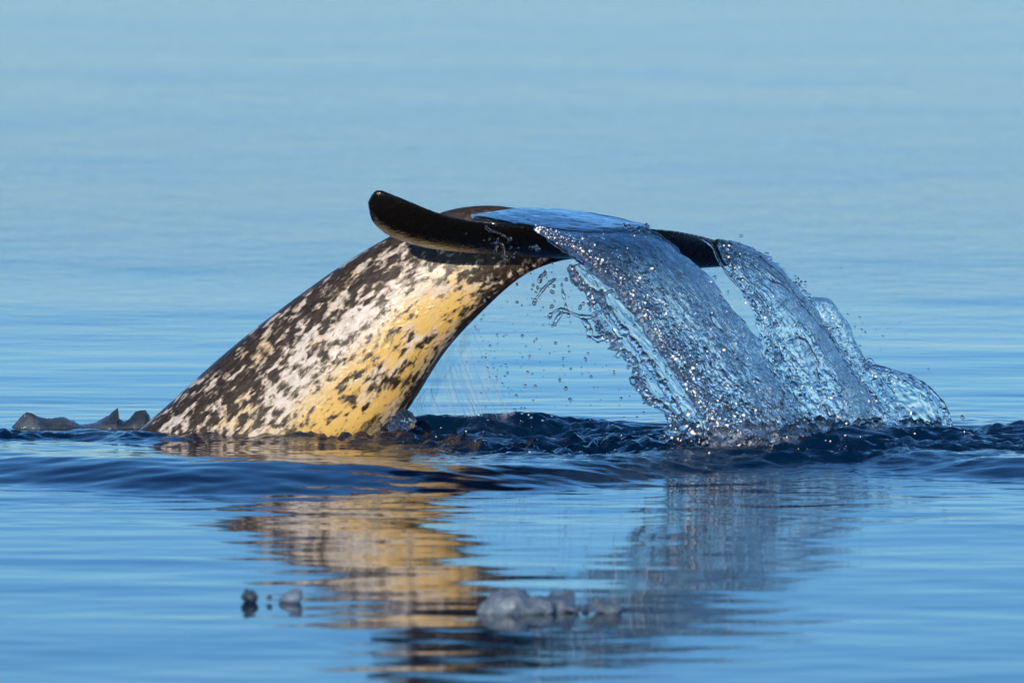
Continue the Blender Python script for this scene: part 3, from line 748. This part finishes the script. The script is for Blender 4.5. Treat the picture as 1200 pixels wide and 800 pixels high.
# fine spray
b = bmesh.new()
def spray(cx, cy, sx, sy, n, y0, dy, rmin, rmax):
    for _ in range(n):
        x_, y_ = R.gauss(cx, sx), R.gauss(cy, sy)
        if y_ > 500 or y_ < 255: continue
        r_ = 1.45 * R.uniform(rmin, rmax) / 500 * (.5 + R.random() ** 2)
        q = bmesh.ops.create_icosphere(b, subdivisions=2, radius=r_)['verts']
        c = Vector(P(x_, y_, y0 + R.uniform(-dy, dy)))
        for v in q: v.co += c
spray(660, 430, 45, 50, 150, -.75, .15, .5, 1.1)
spray(575, 410, 20, 40, 50, -.25, .06, .5, 1.0)
spray(650, 335, 16, 16, 30, -.84, .04, .7, 1.5)
spray(1005, 370, 28, 30, 36, -.1, .1, .5, 1.0)
spray(1040, 450, 40, 25, 26, -.1, .1, .5, .9)
spray(870, 340, 14, 20, 24, -.2, .08, .5, 1.1)
spray(745, 400, 16, 60, 30, -.85, .05, .5, 1.1)
spray(600, 295, 22, 14, 30, -.72, .03, .7, 1.5)
spray(880, 500, 60, 14, 80, -.9, .05, .6, 1.6)
me = bpy.data.meshes.new('spray'); b.to_mesh(me); b.free()
me.polygons.foreach_set('use_smooth', [True] * len(me.polygons)); me.materials.append(M_WAT)
sp_o = bpy.data.objects.new('water_spray', me); col.objects.link(sp_o)
tag(sp_o, 'fine spray of tiny droplets around the pouring water', 'spray', kind='stuff')
# beads running down the near fluke
for pts, r_ in [([(568, 264, -.745), (574, 270, -.74), (584, 273, -.735), (594, 279, -.73), (600, 281, -.73)], 1.5), ([(584, 278, -.735), (582, 288, -.73), (580, 297, -.72)], 1.2), ([(586, 283, -.735), (590, 292, -.73), (591, 302, -.72)], 1.3)]:
    o = strand('water_trickle', pts, r_, M_WAT, seed=r_ * 7)
    tag(o, 'sparkling trickle of water on the dark underside of the raised fluke', 'water', 'trickles on the raised fluke')

# ------------------------------------------------------------------ floating ice
def ice(name, parts, mat, seed, label, group, vox=.004, rough=.011, nf=26):
    """welded lumps; parts: (px, py, y, rx, ry, rz in px) centre and half sizes"""
    b = bmesh.new()
    for (x_, y_, d_, rx, rd, rz) in parts:
        q = bmesh.ops.create_icosphere(b, subdivisions=3, radius=1.0)['verts']
        c = Vector(P(x_, y_, d_)); k = (CAM_D + d_) / CAM_D / 500
        for v in q: v.co = Vector((v.co.x * rx * k, v.co.y * rd * k, v.co.z * rz * .86 * k)) + c
    m0 = bpy.data.meshes.new('t'); b.to_mesh(m0); b.free()
    t = bpy.data.objects.new('t', m0); col.objects.link(t)
    md = t.modifiers.new('r', 'REMESH'); md.mode = 'VOXEL'; md.voxel_size = vox
    s2 = t.modifiers.new('s', 'SMOOTH'); s2.factor = .5; s2.iterations = 3
    me = bpy.data.meshes.new_from_object(t.evaluated_get(bpy.context.evaluated_depsgraph_get()))
    bpy.data.objects.remove(t); me.name = name
    k = len(me.vertices); cc = np.empty(k * 3, np.float32); me.vertices.foreach_get('co', cc); cc = cc.reshape(-1, 3)
    cc += (rough * np.stack([fbm(cc[:, 0] * nf + seed, cc[:, 1] * nf, cc[:, 2] * nf + i * 9, 3) for i in range(3)], 1)).astype(np.float32)
    me.vertices.foreach_set('co', cc.ravel()); me.materials.clear(); me.materials.append(mat)
    me.polygons.foreach_set('use_smooth', [True] * len(me.polygons)); me.update()
    o = bpy.data.objects.new(name, me); col.objects.link(o)
    tag(o, label, 'ice', group); return o
GI = 'lumps of floating ice'
def gy(py): return float(G(600, py)[1])
y1 = gy(716)
ice('ice_lump', [(596, 709, y1, 26, 36, 21), (600, 698, y1, 15, 18, 13), (574, 714, y1, 18, 24, 9), (628, 712, y1, 26, 32, 15), (655, 709, y1 + .05, 19, 30, 17), (661, 700, y1 + .05, 9, 12, 10), (672, 715, y1, 11, 14, 6)], M_ICE, 1., 'largest grey ice lump with two humps, floating before the tail', GI)
ice('ice_lump', [(712, 711, y1, 18, 22, 9), (704, 707, y1, 9, 12, 7)], M_ICE, 2., 'flat little ice lump just beside the two-humped one', GI)
ice('ice_lump', [(686, 715, y1, 5, 7, 3.5)], M_ICED, 3., 'tiny ice crumb between the two-humped lump and the flat one', GI, vox=.002, rough=.003)
y2 = gy(705)
ice('ice_lump', [(293, 698, y2, 11, 16, 9), (290, 695, y2, 6, 8, 7)], M_ICED, 4., 'small dark round ice lump at one end of a row of three', GI, vox=.003, rough=.005)
ice('ice_lump', [(316, 700, y2, 4, 6, 4)], M_ICED, 5., 'tiny ice crumb between the two small lumps', GI, vox=.002, rough=.003)
ice('ice_lump', [(342, 699, y2, 13, 18, 9), (346, 695, y2, 8, 10, 7), (332, 701, y2, 6, 8, 4)], M_ICE, 6., 'small pale ice lump with flat top at one end of a row of three', GI, vox=.003, rough=.005)
# long slab: a low ridge whose crest line is read from the photo
def ice_ridge(name, prof, y0, mat, label, group):
    px_ = np.linspace(prof[0][0], prof[-1][0], 230); top_ = np.interp(px_, [p[0] for p in prof], [p[1] for p in prof])
    n, m = len(px_), 36; V = np.zeros((n, m, 3))
    an = np.linspace(0, 2 * np.pi, m, endpoint=False)
    for i in range(n):
        t_ = P(px_[i], top_[i] + 3.5, y0); h = max(float(t_[2]), .002)
        base_w = .012 + .05 * math.sqrt(math.sin(math.pi * (i + .5) / n))
        cz, sy = np.cos(an), np.sin(an)
        up = cz > 0
        w = base_w * np.where(up, (1 - .62 * cz ** 1.5 if False else 1 - .55 * np.clip(cz, 0, 1)), 1.0)
        V[i, :, 0] = t_[0]; V[i, :, 1] = y0 + w * sy; V[i, :, 2] = np.where(up, h * np.clip(cz, 0, 1) ** .8, .03 * cz)
    d = .0050 * np.stack([fbm(V[..., 0] * 34 + 3 * k, V[..., 1] * 34, V[..., 2] * 34 + 9 * k, 3) for k in range(3)], -1)
    V = V + d * np.array((.6, 1.6, .7))
    F = [(i * m + j, i * m + (j + 1) % m, (i + 1) * m + (j + 1) % m, (i + 1) * m + j) for i in range(n - 1) for j in range(m)]
    F.append(tuple(range(m))[::-1]); F.append(tuple((n - 1) * m + j for j in range(m)))
    o = mesh_obj(name, V.reshape(-1, 3), F, mat)
    bb = bmesh.new(); bb.from_mesh(o.data); bmesh.ops.recalc_face_normals(bb, faces=bb.faces); bb.to_mesh(o.data); bb.free()
    tag(o, label, 'ice', group); return o
ice_ridge('ice_slab', [(14, 496), (20, 492), (25, 484), (31, 479), (38, 480), (45, 484), (54, 488), (64, 486), (74, 485), (83, 488), (92, 493), (104, 494), (112, 492), (120, 488), (128, 483), (134, 478), (138, 474), (139, 487), (145, 490), (152, 487), (158, 480), (164, 477), (171, 477), (175, 482), (178, 495)],
    -.02, M_SLAB, 'long dark slab of melting ice with a fin-like spike, beside the tail stock', GI)
